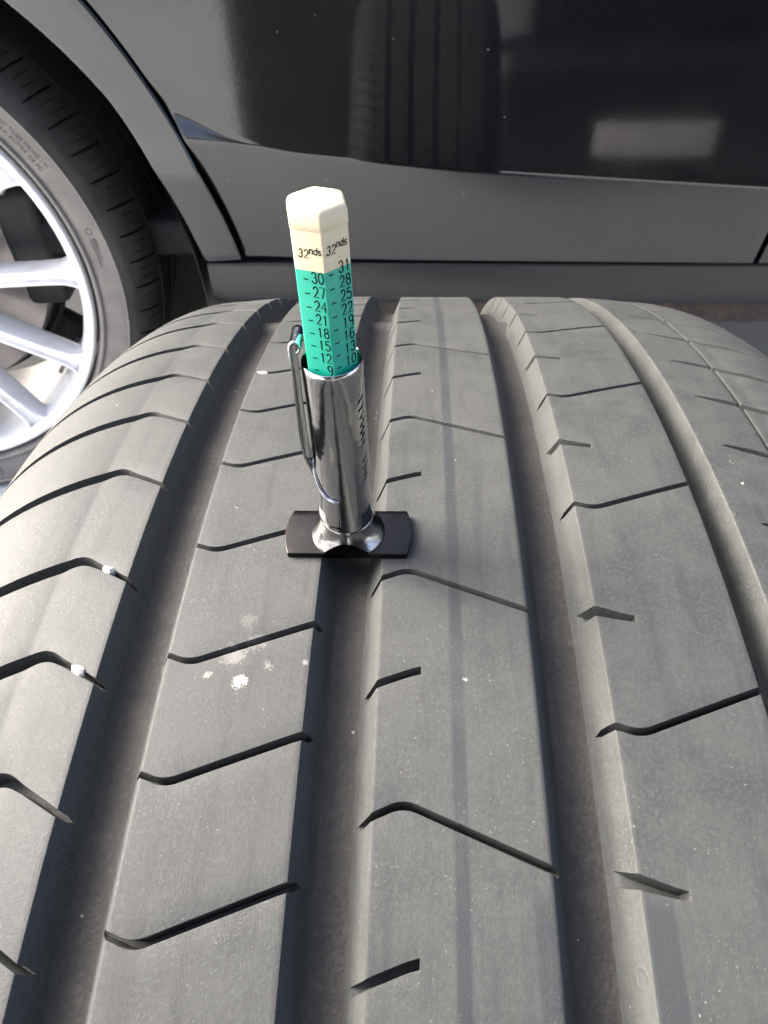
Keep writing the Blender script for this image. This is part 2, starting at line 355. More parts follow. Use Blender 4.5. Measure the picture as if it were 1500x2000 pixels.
# left shoulder
cols = list(-116.5 + 43.5 * (1 - np.cos(np.linspace(0.03, 1, 26) * math.pi / 2)) * 1.0)
cols = [c for c in cols if c < -75] + seg((-75, -72, 6), (-72, -67, 14), (-67, -60, 10)) + edge_cols(-59.5, -1, .5)[::-1]
cuts = []
for s0, i in allseq([-113, -92.0, -72.5, -51.7, -31.4, -6.2, 16.2, 36.4, 57.2, 80.2, 101]):
    cuts.append(cut(s0, [(-116, -15.5), (-100, -8.6), (-83, -.9), (-69.6, 5.6), (-58.8, 0), (-55, -1.5)], -111, -58.3, 1, 4.2, e0=12, wfun=lambda x: np.interp(x, [-111, -80, -73, -69.5, -66, -59], [2.1, 2.9, 2.8, 2.0, 1.2, 1.0])))
link('shoulder_rib', rib_mesh('shoulder_rib', np.array(sorted(cols)) * mm, r_prof, wall_base(0, -59.5 * mm, chamR=.0005, openL=False), cuts), M_TREAD, tyre)
# right shoulder with the thin circumferential slit
slit = lambda x: np.interp(x, np.array([68.85, 69.02, 69.08, 69.15, 69.85, 69.92, 69.98, 70.15]) * mm, np.array([0, .05, .3, 3.6, 3.6, .3, .05, 0]) * mm)
cols = edge_cols(54.4, 1, .5, 1.9) + seg((55.2, 59.4, 8)) + [59.5, 59.6, 59.7] + seg((60, 68.6, 16)) + [68.85, 69.02, 69.08, 69.15, 69.85, 69.92, 69.98, 70.15] + seg((70.6, 75, 8))
t_ = np.linspace(0.03, 1, 26); oc = 116.5 - 43.5 * (1 - np.cos(t_ * math.pi / 2)); cols += [c for c in oc if c > 75]
cuts = []
for s0, i in allseq([-98, -77.5, -57, -36, -14.9, 9.5, 30.4, 50.8, 71.8, 94.0, 115]):
    cuts.append(cut(s0, [(54, 1), (59.6, 0), (69.5, -3.2), (84, -10), (116, -27)], 59.6, 111, 1, 4.0, e0=.1, e1=12, wfun=lambda x: np.interp(x, [59.5, 60.5, 64, 69.5, 80, 111], [.15, .7, 1.6, 2.0, 2.4, 2.0])))
link('shoulder_rib', rib_mesh('shoulder_rib', np.array(sorted(cols)) * mm, r_prof, wall_base(54.4 * mm, 0, chamL=.0005, slope=.0019, openR=False, extra=slit), cuts), M_TREAD, tyre)
# groove floors with wear bars and small ridges
for xa, xb, ph in ((-58.0, -49.9, 0), (-22.6, -14.5, 1), (14.4, 22.8, 2), (49.6, 53.1, 3)):
    th = np.linspace(0, 2 * np.pi, 1100, endpoint=False); xx = np.linspace(xa - .4, xb + .4, 9) * mm
    s_mm = ((np.degrees(th) + 180) % 360 - 180) / 180 * math.pi * 330
    bar = np.exp(-(((s_mm - 101 + 115) % 345.6 - 115) / 5.0)**8) * 1.9 * mm
    noise = (rng.normal(0, .02, (len(th), len(xx)))) * mm
    rr = r_prof(xx)[None] - GD + bar[:, None] + noise + .0005 * (np.linspace(-1, 1, 9)**4)[None]
    P = np.stack([np.broadcast_to(xx, rr.shape), rr * np.sin(th)[:, None], rr * np.cos(th)[:, None]], -1)
    link('groove_floor', grid('groove_floor', P, closed_u=True, smooth=40), M_GROOVE, tyre)
# sidewalls, beads and inner liner
for sg in (-1, 1):
    pr = [(.1165, .2805), (.1185, .268), (.1170, .262), (.1178, .258), (.116, .25), (.112, .24), (.104, .231), (.099, .227), (.095, .225)]
    link('sidewall', lathe('sidewall', [(sg * a, r) for a, r in pr], 160, 'X', flip=sg < 0), M_SIDE, tyre)
link('inner_liner', lathe('inner_liner', [(-.095, .225), (-.088, .226), (-.1, .25), (-.108, .275), (-.095, .305), (-.06, .316), (0, .318), (.06, .316), (.095, .305), (.108, .275), (.1, .25), (.088, .226), (.095, .225)], 120, 'X'), M_SIDE, tyre)

# pebbles caught in the shoulder slots
def on_tread(x, s, dr=0.0):
    th = s / 330 + PHI; rr = float(r_prof(np.array([abs(x) * mm]))[0]) + dr
    return Vector((x * mm, rr * math.sin(th), Z0 + rr * math.cos(th)))
def pebble(x, s, size, dr, label, rz):
    bm = bmesh.new(); bmesh.ops.create_icosphere(bm, subdivisions=2, radius=1)
    for v in bm.verts:
        k = 1 + .18 * math.sin(3.1 * v.co.x + rz) + .15 * math.sin(4.3 * v.co.y + 2 * rz) * math.cos(3.7 * v.co.z) + random.uniform(-.13, .13)
        v.co = Vector((v.co.x * size[0] * k, v.co.y * size[1] * k, v.co.z * size[2] * k))
    m_ = bpy.data.meshes.new('pebble'); bm.to_mesh(m_); bm.free()
    o = link('pebble', m_, M_STONE); o.location = on_tread(x, s, dr); o.rotation_euler = (-s / 330, 0, rz)
    tag(o, label, 'pebble', 'pebbles caught in the tread')
pebble(-64.0, -28.5, (.00125, .0008, .001), -.0003, 'larger pale pebble wedged in the shoulder slot just below gauge height, upper of two', -.5)
pebble(-63.2, -49.2, (.0014, .0009, .001), -.0003, 'pale ragged pebble wedged in the lower left shoulder slot, nearer the viewer', -.55)
pebble(-46.2, 40.3, (.0015, .0006, .0007), -.0002, 'tiny pale pebble in the cut of the second rib, left of the gauge clip', -.2)

# ================================================================== tread depth gauge
T_ = math.radians(-3.5) + PHI; TI = math.radians(-.58)
nz = Vector((0, math.sin(T_), math.cos(T_))); ny = Vector((0, math.cos(T_), -math.sin(T_))); nx = Vector((1, 0, 0))
zt = nz * math.cos(TI) + nx * math.sin(TI); xt = nx * math.cos(TI) - nz * math.sin(TI)
B = Vector((-.0195, 0, Z0)) + nz * .3300
gauge = empty('tread_depth_gauge'); gauge.matrix_world = Matrix(((xt.x, ny.x, zt.x, B.x), (xt.y, ny.y, zt.y, B.y), (xt.z, ny.z, zt.z, B.z), (0, 0, 0, 1)))
tag(gauge, 'chrome tread depth gauge with green and cream scale stick, standing on the foreground tyre', 'gauge')
# foot plate with bowed ends
pts = []
for k in range(13):
    y = -5.5 + 11 * k / 12; pts.append((11.0 + 1.05 * (1 - (y / 5.5)**2), y))
for k in range(13):
    y = 5.5 - 11 * k / 12; pts.append((-11.0 - 1.05 * (1 - (y / 5.5)**2), y))
bm = bmesh.new(); f = bm.faces.new([bm.verts.new((x * mm, y * mm, .0)) for x, y in pts])
ex = bmesh.ops.extrude_face_region(bm, geom=[f]); bmesh.ops.translate(bm, verts=[v for v in ex['geom'] if isinstance(v, bmesh.types.BMVert)], vec=(0, 0, 1.35 * mm))
bmesh.ops.recalc_face_normals(bm, faces=bm.faces)
bmesh.ops.bevel(bm, geom=[e for e in bm.edges if abs(e.calc_face_angle(0)) > .9], offset=.16 * mm, segments=3, profile=.5, affect='EDGES')
me = bpy.data.meshes.new('foot_plate'); bm.to_mesh(me); bm.free(); me.shade_smooth(); me.set_sharp_from_angle(angle=math.radians(50))
link('foot_plate', me, M_CHROME2, gauge)
# flared collar, cut flat front and back where it meets the plate edges
prof = [(1.30, 6.85), (1.45, 6.9), (1.7, 6.82), (2.0, 6.6), (2.4, 6.35), (2.8, 6.09), (3.2, 5.85), (3.6, 5.64), (3.8, 5.54), (4.0, 5.45), (4.8, 5.12), (5.5, 4.92), (6.0, 4.82), (6.15, 4.72), (6.2, 4.3)]
t = np.linspace(0, 2 * np.pi, 128, endpoint=False); P = np.zeros((len(prof), 128, 3))
for i, (h, r) in enumerate(prof):
    P[i, :, 0] = r * np.cos(t); P[i, :, 1] = r * np.sin(t); P[i, :, 2] = h
cm = grid('flared_collar', P * mm, closed_v=True, smooth=0)
bm = bmesh.new(); bm.from_mesh(cm)
for sg in (-1, 1):
    bmesh.ops.bisect_plane(bm, geom=list(bm.verts) + list(bm.edges) + list(bm.faces), plane_co=(0, sg * 5.47 * mm, 0), plane_no=(0, sg, 0), clear_outer=True)
bm.to_mesh(cm); bm.free(); cm.shade_smooth(); cm.set_sharp_from_angle(angle=math.radians(40))
collar = link('flared_collar', cm, chrome('darkened_chrome_collar', (.26, .258, .255), .08), gauge)  # plain chrome; its base colour is darkened to stand for dark reflections
# flat cheeks closing the collar flush with the plate's long edges
for sg in (-1, 1):
    tri = []
    for h, r in prof:
        if r > 5.47: tri.append((math.sqrt(r * r - 5.47**2), h))
    hk = np.interp(5.47, [q[1] for q in prof[::-1]], [q[0] for q in prof[::-1]])
    outl = [(-x, h) for x, h in tri] + [(0, float(hk))] + [(x, h) for x, h in tri[::-1]]
    cheek = [(x * mm, sg * 5.46 * mm, h * mm) for x, h in outl]
    link('collar_cheek', mesh('collar_cheek', cheek, [tuple(range(len(cheek)))], 0), M_CHROME2, collar)
# barrel
def rolled(h):  # slight irregularity of the rolled tube
    return 4.70 + .03 * np.sin(h * .35)
hh = list(np.linspace(5.9, 39.6, 30)); prof = [(h, rolled(h)) for h in hh] + [(39.95, 4.69), (40.2, 4.64), (40.26, 4.56), (40.2, 4.48), (39.9, 4.44), (30, 4.42), (6, 4.42)]
barrel = link('barrel', lathe('barrel', [(a * mm, r * mm) for a, r in prof], 96, 'Z', smooth=50), M_CHROME, gauge)
# small dark stamped strokes on the right of the barrel (too oblique to read)
k = 0
for h in (34.2, 32.6, 31.0, 29.6, 28.2, 26.9, 25.5, 21.9, 20.4, 19.1, 17.9):
    az = math.radians(62)   # towards the right
    n_ = 7; strokes = []
    for j in range(n_):
        u = j / (n_ - 1); a_ = az + math.radians(-7 + 15 * u); r_ = 4.74
        hc = h + (-.45 + 1.0 * u) + .14 * math.sin(u * 6.28 + k); wd_ = .18 + .1 * math.sin(u * 9 + k * 1.7)
        strokes.append([(r_ * math.sin(a_), -r_ * math.cos(a_), hc - wd_), (r_ * math.sin(a_), -r_ * math.cos(a_), hc + wd_)])
    link('stamped_mark', grid('stamped_mark', np.array(strokes) * mm, smooth=0), M_INK, barrel); k += 1
# pocket clip: wrap-round band and sprung tongue
az = np.radians(np.linspace(-165, -6, 60)); rw = 4.92
top = np.interp(np.degrees(az), [-165, -120, -100, -80, -62, -45, -28, -6], [15.6, 17.2, 19.6, 19.6, 17.4, 15.6, 14.7, 14.4])
bot = np.full_like(top, 7.4)
rows = []
for u in np.linspace(0, 1, 12):
    h = bot + (top - bot) * u; rows.append(np.stack([rw * np.sin(az), -rw * np.cos(az), h], -1))
P = np.array(rows) * mm
band = link('clip_band', grid('clip_band', P, smooth=60), M_CHROME, gauge)
md = band.modifiers.new('s', 'SOLIDIFY'); md.thickness = .35 * mm; md.offset = 0
path = [(-4.95, 17.5), (-5.1, 18.8), (-5.45, 20.2), (-5.8, 21.8), (-5.95, 24), (-5.98, 28), (-5.9, 33), (-5.75, 38), (-5.7, 41), (-5.8, 43.0)]
for a_ in np.radians(np.linspace(0, 250, 16)): path.append((-5.8 + .75 - .75 * math.cos(a_), 43.3 + .85 * math.sin(a_)))
rows = []
for i, (x, h) in enumerate(path):
    hw = np.interp(h, [17, 22, 30, 45], [1.5, 2.3, 2.5, 2.4]); ys = np.linspace(-1, 1, 9) * hw
    cx_ = x - .12 * (1 - (ys / hw)**2) if i < 10 else np.full(9, x)
    rows.append(np.stack([cx_ + .18 * 0, ys + .35, np.full(9, h)], -1))
tong = link('clip_tongue', grid('clip_tongue', np.array(rows) * mm, smooth=60), M_CHROME, gauge)
md = tong.modifiers.new('s', 'SOLIDIFY'); md.thickness = .42 * mm; md.offset = 0
# probe below the plate, reaching into the groove
link('probe_pin', lathe('probe_pin', [(.0, .0009), (-.0052, .0009), (-.0057, .0006), (-.0058, 0)], 24, 'Z'), M_GREEN, gauge)
# hexagonal stick
AZ = math.radians(11); HA = 4.24
def hexring(a, h, rnd=.22, n=5):
    out = []
    for k in range(6):
        c = AZ + k * math.pi / 3
        for j in range(n):
            d = (j / (n - 1) - .5) * 2; ang = c + d * math.pi / 6
            # rounded corner: arc of radius rnd inside the corner
            cr = a - rnd / math.cos(math.pi / 6)
            out.append((cr * math.sin(c) + rnd * math.sin(ang), -cr * math.cos(c) - rnd * math.cos(ang), h))
    return out
stick = link('scale_stick', grid('scale_stick', np.array([hexring(HA, h) for h in (7, 20, 35, 45, 50, 56.2)]) * mm, closed_v=True, smooth=30, caps=True), M_GREEN, gauge)
upper = link('cream_stick_end', grid('cream_stick_end', np.array([hexring(HA, h) for h in (56.2, 58, 60, 61.6)]) * mm, closed_v=True, smooth=30), M_CREAM, gauge)
capr = [(61.6, 4.27, .25), (61.68, 4.33, .28), (62.6, 4.33, .3), (63.3, 4.31, .4), (63.75, 4.2, .6), (64.05, 4.0, .9), (64.22, 3.7, 1.1), (64.3, 3.2, 1.2), (64.3, 1.9, .9), (64.26, 1.0, .5), (64.1, .8, .4), (64.05, .3, .1)]
capo = link('cap', grid('cap', np.array([hexring(a, h, r_) for h, a, r_ in capr]) * mm, closed_v=True, smooth=40, caps=True), M_CREAM, gauge)
# printing on the two visible faces
def face_frame(k):
    """centre direction of the face between corner k and k+1; returns origin fn and in-face x axis"""
    c0 = AZ + k * math.pi / 3; c1 = c0 + math.pi / 3; mid = (c0 + c1) / 2; ap = HA * math.cos(math.pi / 6)
    n_ = Vector((math.sin(mid), -math.cos(mid), 0)); u = Vector((math.cos(mid), math.sin(mid), 0))
    return n_ * ap, u, n_
def arc(cx, cy, rx, ry, a0, a1, n=14): return [(cx + rx * math.cos(math.radians(a0 + (a1 - a0) * i / n)), cy + ry * math.sin(math.radians(a0 + (a1 - a0) * i / n))) for i in range(n + 1)]
GLYPH = {   # single-line characters in a 1 x 1 box
 '0': [arc(.5, .5, .5, .5, 90, 450, 28)], '1': [[(.22, .80), (.55, 1.0), (.55, 0)]],
 '2': [arc(.5, .70, .47, .30, 165, -38, 16) + [(.02, 0), (1, 0)]], '3': [arc(.48, .74, .44, .26, 160, -80, 14) + arc(.48, .27, .5, .27, 80, -165, 16)],
 '4': [[(.78, 0), (.78, 1), (0, .30), (1, .30)]], '5': [[(.92, 1), (.16, 1), (.08, .56)] + arc(.48, .33, .5, .33, 130, -150, 18)],
 '6': [[(.78, 1)] + arc(.5, .62, .48, .45, 120, 180, 6) + arc(.5, .30, .48, .30, 180, 540, 24)], '7': [[(0, 1), (1, 1), (.42, 0)]],
 '8': [arc(.5, .76, .42, .24, -90, 270, 24), arc(.5, .26, .5, .26, 90, 450, 24)], '9': [arc(.5, .70, .48, .30, 0, 360, 24) + arc(.5, .38, .48, .40, 0, -80, 8)],
 'n': [[(0, 0), (0, 1)], [(0, .6)] + arc(.5, .6, .5, .4, 150, 0, 10) + [(1, 0)]], 'd': [arc(.5, .33, .5, .33, 0, 360, 22), [(1, 1), (1, 0)]],
 's': [arc(.5, .75, .46, .25, 30, 230, 10) + arc(.5, .25, .5, .25, 60, -150, 12)]}
def printed(parent, name, s, k, u0, h0, width, height, lw=.19, slant=0.0):
    o_, u, n_ = face_frame(k); V = []; F = []
    for line in GLYPH[s]:
        pts = np.array([((x - .5) * width, (y - .5) * height) for x, y in line]); d = np.gradient(pts, axis=0); d /= np.maximum(np.linalg.norm(d, axis=1, keepdims=True), 1e-9)
        nn = np.stack([-d[:, 1], d[:, 0]], -1) * lw / 2; nn[1:-1] *= 1.04
        pts[0] -= d[0] * lw * .25; pts[-1] += d[-1] * lw * .25; b0 = len(V)
        for q in (pts + nn, pts - nn):
            for a, b in q:
                p = o_ + u * (u0 + a + slant * b) + n_ * .04; V.append((p.x * mm, p.y * mm, (h0 + b) * mm))
        n = len(pts); F += [(b0 + i, b0 + i + 1, b0 + n + i + 1, b0 + n + i) for i in range(n - 1)]
    me = bpy.data.meshes.new(name); me.from_pydata(V, [], F); me.update()
    return link(name, me, M_INK, parent)
def dash(k, u0, h0, w_=.75, t_=.17):
    o_, u, n_ = face_frame(k); V = []
    for a, b in ((-1, -1), (1, -1), (1, 1), (-1, 1)):
        p = o_ + u * (u0 + a * w_ / 2) + n_ * .04; V.append((p.x * mm, p.y * mm, (h0 + b * t_ / 2) * mm))
    return link('tick_mark', mesh('tick_mark', V, [(0, 1, 2, 3)], 0), M_INK, stick)
left = list(zip((30, 27, 24, 21, 18, 15, 12, 9, 6), [54.95 - 2.065 * i for i in range(9)]))
right = list(zip((31, 28, 25, 22, 19, 16, 13, 10, 7), [55.62 - 2.085 * i for i in range(9)]))
for num, h in left:
    dash(-1, -.72, h); s = str(num)
    for j, ch in enumerate(s):
        wch = .55 if ch == '1' else .68
        printed(stick, 'scale_numeral', ch, -1, 1.5 - (len(s) - 1 - j) * .98, h + .38, wch, 1.55)
for num, h in right:
    dash(0, -1.15, h + .05); s = str(num)
    for j, ch in enumerate(s):
        wch = .55 if ch == '1' else .68
        printed(stick, 'scale_numeral', ch, 0, 1.52 - (len(s) - 1 - j) * 1.02, h + .62, wch, 1.6)
for k in (-1, 0):
    dx = .18 if k == -1 else 0.02; dh = 0 if k == -1 else .42
    for ch, u0, w_, h_, dy in (('3', -1.25, .62, 1.15, 0), ('2', -.45, .66, 1.15, 0), ('n', .28, .5, .62, .38), ('d', .92, .5, .95, .52), ('s', 1.48, .42, .6, .34)):
        printed(upper, 'unit_lettering', ch, k, u0 + dx, 58.55 + dh + dy, w_ * .85, h_, .15, .12)

# ================================================================== the parked car behind
K = 1.1; Cz = 0.42695654
OX = -0.00745108 + K * (-0.65492858 + 0.00745108); OY = -0.11285719 + K * (0.66191643 + 0.11285719)
ZC = Cz + K * (0.04361606 - Cz) + Z0                       # wheel centre height
PSI = math.radians(-1.313)
car = empty('parked_car', (OX, OY, 0), (0, 0, PSI)); tag(car, 'dusty black car parked behind the loose tyre, silver spoked wheel at left', 'car')
def BZ(z): return K * z + (1 - K) * Cz + Z0
Y0 = -0.0478
CR_T = [-3, .40, .54, .558, .579, .759, 1.076, 1.4, 4]; CR_Z = [.535, .533, .528, .5245, .520, .503, .483, .475, .47]
LN_T = [-3, .40, .444, .465, .480, .500, .518, .537, .56, 4]; LN_D = [.0, .068, .064, .058, .050, .029, .008, .002, 0, 0]      # dished hollow beside the wheel arch, height above the crease
TUCK = math.tan(math.radians(15)); LEAN = math.tan(math.radians(3.4))
_tt = np.linspace(-1, 3, 4001); _zz = np.interp(_tt, CR_T, CR_Z); _k = np.exp(-.5 * (np.arange(-60, 61) / 14.0)**2); _zz = np.convolve(np.pad(_zz, 60, 'edge'), _k / _k.sum(), 'valid')
_ln = np.convolve(np.pad(np.interp(_tt, LN_T, LN_D), 60, 'edge'), _k / _k.sum(), 'valid')
def y_body(t, z, quarter=False):
    zc = np.interp(t, _tt, _zz) if not quarter else np.full_like(t, .50)
    d = zc - z; k = .003
    low = np.where(d > k, d - k / 2, np.where(d > 0, d * d / (2 * k), 0)) * (TUCK + LEAN)
    ln = np.interp(t, _tt, _ln) if not quarter else np.zeros_like(t)
    h = np.clip(-d / np.maximum(ln, 1e-5), 0, 1)
    low = low + .075 * ln * np.sin(np.pi * h)**2
    bow = .006 * ((t - .9) / 1.2)**2 + .02 * (np.clip(t, .3, 2.2) - .8)
    return Y0 + low + (z - .5) * LEAN + bow
def panel(name, TT, ZZ, quarter=False, yfun=None, mat=M_PAINT, ret=.014):
    """TT, ZZ [nu,nv] grid of the panel face; rounded and returned edges are added all round"""
    Yv = y_body(TT, ZZ, quarter) if yfun is None else yfun(TT, ZZ)
    P = np.stack([TT, Yv, ZZ], -1)
    def pad(P):
        a = P[:1] + np.array([0, .0016, 0]) + (P[:1] - P[1:2]) * 0; e = P[:1] + np.array([0, ret, 0])
        c = P[-1:] + np.array([0, .0016, 0]); d = P[-1:] + np.array([0, ret, 0])
        out0 = P[:1] - (P[1:2] - P[:1]) / np.linalg.norm(P[1:2] - P[:1], axis=-1, keepdims=True) * .0013
        out1 = P[-1:] - (P[-2:-1] - P[-1:]) / np.linalg.norm(P[-2:-1] - P[-1:], axis=-1, keepdims=True) * .0013
        return np.concatenate([out0 + [0, ret, 0], out0 + [0, .0014, 0], out0 * .35 + P[:1] * .65 + [0, .0003, 0], P, out1 * .35 + P[-1:] * .65 + [0, .0003, 0], out1 + [0, .0014, 0], out1 + [0, ret, 0]])
    P = pad(P); P = np.swapaxes(pad(np.swapaxes(P, 0, 1)), 0, 1)
    return link(name, grid(name, P, smooth=40), mat, car)
RG = .464 * K
def gap_t(z):
    d = np.clip(z - ZC, -.5, RG * .985); t = np.sqrt(RG**2 - d**2)
    return np.where(z - ZC < RG * math.sin(math.radians(62)), t, RG * math.cos(math.radians(62)) + 0 * z)
Z_DB = .3915
zz = np.concatenate([np.linspace(Z_DB, .47, 24, endpoint=False), np.linspace(.47, .61, 150, endpoint=False), np.linspace(.61, .98, 26)])
uu = np.concatenate([np.linspace(0, .25, 50, endpoint=False), np.linspace(.25, 1, 40)])
ZZ, UU = np.meshgrid(zz, uu)
TL = gap_t(ZZ) + .0028; TR = 1.099 - np.clip(.006 - (ZZ - Z_DB), 0, 1) * 0
door = panel('rear_door', TL + (TR - TL) * UU, ZZ)
ZZ, UU = np.meshgrid(zz, np.linspace(0, 1, 50)); panel('front_door', 1.107 + 1.02 * UU, ZZ)
# quarter panel strip round the wheel arch, flared out towards the lip
ph = np.radians(np.concatenate([np.linspace(6.4, 75, 60), np.linspace(76, 172, 60)])); 
def r_arch(p): return K * np.interp(np.degrees(p), [-10, 6, 20, 30, 44, 60, 90, 180], [.4205, .4205, .4195, .4185, .407, .402, .40, .415])
def r_out(p):
    d = np.degrees(p); c_ = np.cos(p); s_ = np.maximum(np.sin(p), .05)
    side = np.where(c_ > 0, (RG * math.cos(math.radians(62)) - .0028) / np.maximum(c_, 1e-3), .93 / np.maximum(-c_, 1e-3))
    return np.where(d < 61.8, RG - .0028, np.minimum((.98 - ZC) / s_, side))
fr = np.linspace(0, 1, 26)[None, :] ** .9
RA = r_arch(ph)[:, None]; RO = r_out(ph)[:, None]; RR = RA + (RO - RA) * fr; PP = np.repeat(ph[:, None], 26, 1)
TT = RR * np.cos(PP); ZZ = ZC + RR * np.sin(PP)
lowcut = Z_DB - ZC
def yq(T2, Z2):
    rr_ = np.hypot(T2, Z2 - ZC); p_ = np.arctan2(Z2 - ZC, T2)
    cre = RG - np.interp(np.degrees(p_), [6, 24, 30, 42, 60], [.0, .001, .006, .015, .02])
    d = np.clip(cre - rr_, 0, None); k = .004
    fl = -np.where(d > k, d - k / 2, d * d / (2 * k)) * math.tan(math.radians(17)) * np.interp(np.degrees(p_), [6, 14, 28], [.25, .6, 1])
    return y_body(T2, Z2, True) - fl
panel('quarter_panel', TT, ZZ, yfun=yq, ret=.012)
# sill below the doors
tt = np.linspace(.462, 3.2, 60); YB = float(y_body(np.array([.7]), np.array([Z_DB]))[0])
prof = [(YB + .03, .3862), (YB + .0035, .3862), (YB + .002, .3848), (YB + .0015, .382), (YB + .002, .366), (YB + .004, .350), (YB + .008, .338), (YB + .015, .330), (YB + .024, .326), (YB + .034, .324)]
P = np.array([[(t_, y_ + .006 * ((t_ - .9) / 1.2)**2 * .5 + .02 * (min(max(t_, .3), 2.2) - .7), z_) for y_, z_ in prof] for t_ in tt])
M_SILL = simple('dusty_satin_sill', (.009, .0094, .0096), .40, var=.35, scale=60)
link('sill', grid('sill', P, smooth=50), M_SILL, car)
link('sill_end', mesh('sill_end', [(.4622, y_, z_) for y_, z_ in prof] + [(.4622, YB + .06, .324), (.4622, YB + .06, .386)], [tuple(range(len(prof) + 2))], 0), M_BLACK, car)
# mud-caked weld flange under the sill
tt = np.linspace(.465, 3.2, 240); rows = []
for (y_, z_, a_) in ((.034, .328, 0), (.037, .322, .002), (.039, .311, .003), (.041, .298, .003), (.043, .289, .002), (.047, .288, .001), (.050, .31, 0)):
    rows.append(np.stack([tt, YB + y_ + .02 * (np.clip(tt, .3, 2.2) - .7) + rng.normal(0, 1, len(tt)) * a_ * .35, z_ + rng.normal(0, 1, len(tt)) * a_ * .35], -1))
link('weld_flange', grid('weld_flange', np.array(rows), smooth=60), M_STRIP, car)
# dark structure behind the panel gaps, underbody, roof, glass, far side
link('inner_structure', box('inner_structure', (1.86, .03, .69), (2.7, .02, .60), .004), M_BLACK, car)
link('door_aperture_pillar', box('door_aperture_pillar', (.49, .02, .46), (.09, .03, .16), .004), M_BLACK, car)
link('underbody', box('underbody', (1.65, .96, .36), (4.7, 1.70, .05), .01), M_BLACK, car)
link('window_glass', mesh('window_glass', [(-.9, .0, .985), (2.6, 0, .985), (2.2, .24, 1.46), (-.75, .24, 1.46)], [(0, 1, 2, 3)], 0), M_GLASS, car)
tt = np.linspace(-.8, 2.5, 12); P = np.array([[(t_, y_, 1.46 + .06 * math.sin((y_ - .23) / 1.4 * math.pi)) for y_ in np.linspace(.23, 1.63, 12)] for t_ in tt])
link('roof', grid('roof', P, smooth=60), M_PAINT, car)
link('far_side', box('far_side', (1.5, 1.8, .9), (4.9, .05, 1.15), .02), M_PAINT, car)
link('tailgate', box('tailgate', (-.90, .88, .74), (.06, 1.70, .48), .02), M_PAINT, car)
link('rear_window', mesh('rear_window', [(-.905, .02, .985), (-.905, 1.75, .985), (-.79, 1.6, 1.46), (-.79, .25, 1.46)], [(0, 1, 2, 3)], 0), M_GLASS, car)
link('rear_bumper', box('rear_bumper', (-.82, .86, .42), (.34, 1.78, .26), .06), M_PAINT, car)
# wheel arch liner
a_ = np.linspace(math.radians(-38), math.radians(205), 70); yv = np.array([-.028, 0, .05, .12, .2, .29, .30, .30]); rv = np.array([.455, .448, .446, .448, .447, .44, .3, .02])
P = np.array([[(r_ * math.cos(p_), y_, ZC + r_ * math.sin(p_)) for y_, r_ in zip(yv, rv)] for p_ in a_])
link('wheel_arch_liner', grid('wheel_arch_liner', P, smooth=50), M_LINER, car)
# ---- wheel
wheel = empty('rear_wheel', (0, 0, ZC), (0, 0, math.radians(7.05)), car)
rim_prof = [(.016, .2795), (.006, .2812), (0, .2806), (-.0035, .2785), (-.0045, .2745), (-.0035, .2705), (.000, .2675), (.004, .2655), (.009, .2635), (.016, .2605), (.028, .2575), (.05, .2545), (.09, .2515), (.15, .2505), (.20, .2520), (.205, .262), (.21, .2795)]
link('rim', lathe('rim', rim_prof, 200, 'Y', smooth=45), M_RIM, wheel)
tp = [(.018, .2812), (.006, .2835), (-.001, .2860), (-.0045, .2885), (-.0055, .2910), (-.0045, .2930), (-.003, .2945), (-.0045, .297), (-.0065, .302), (-.0085, .309), (-.0105, .317), (-.0115, .323), (-.0118, .3262), (-.0140, .3272), (-.0142, .3286), (-.0112, .3298), (-.006, .333), (.001, .3362), (.010, .3385)]
link('tyre_sidewall', lathe('tyre_sidewall', tp, 200, 'Y', smooth=60), M_CARTYRE, wheel)
link('bead_rib', lathe('bead_rib', [(-.003, .2885), (-.0062, .2895), (-.0068, .2915), (-.0058, .2932), (-.003, .294)], 200, 'Y'), M_BEAD, wheel)
link('protector_rib', lathe('protector_rib', [(-.011, .3262), (-.0147, .3272), (-.0149, .3284), (-.011, .3297)], 200, 'Y'), M_BEAD, wheel)
RC = .344
def r_car(x): return np.interp(x, [.008, .012, .02, .034, .06, .12, .18, .205, .22, .23], [.338, .3422, .3480, .3550, .3615, .363, .3615, .357, .346, .33])
cuts = []
ncut = 62
for i in range(ncut * 3):
    ang = i * 2 * math.pi / (ncut * 3) * RC - math.pi * RC
    if i % 3 == 0: cuts.append((lambda x, a=ang: a + .010 * np.clip((x - .008) / .06, 0, 1)**.8, lambda x: np.interp(x, [.008, .02, .05], [.0022, .0032, .003]), lambda x: np.clip((x - .006) / .008, 0, 1) * np.clip((.062 - x) / .002, 0, 1), .006))
    else: cuts.append((lambda x, a=ang: a + .010 * np.clip((x - .008) / .06, 0, 1)**.8, lambda x: np.full_like(x, .0009), lambda x: np.clip((x - .02) / .004, 0, 1) * np.clip((.05 - x) / .004, 0, 1), .004))
cx = np.array([.008, .010, .012, .014, .017, .02, .024, .03, .036, .042, .048, .052, .056, .060, .0615, .062, .0625, .0655, .066, .0665, .09, .12, .14, .1405, .1495, .15, .18, .205, .22, .23])
gr_ = lambda x: np.interp(x, [.0615, .0625, .0655, .0665, .14, .1405, .1495, .15], [0, .007, .007, 0, 0, .007, .007, 0])
link('tyre_tread', rib_mesh('tyre_tread', cx, r_car, gr_, cuts, RC, 2, 'Y'), M_CARTREAD, wheel)
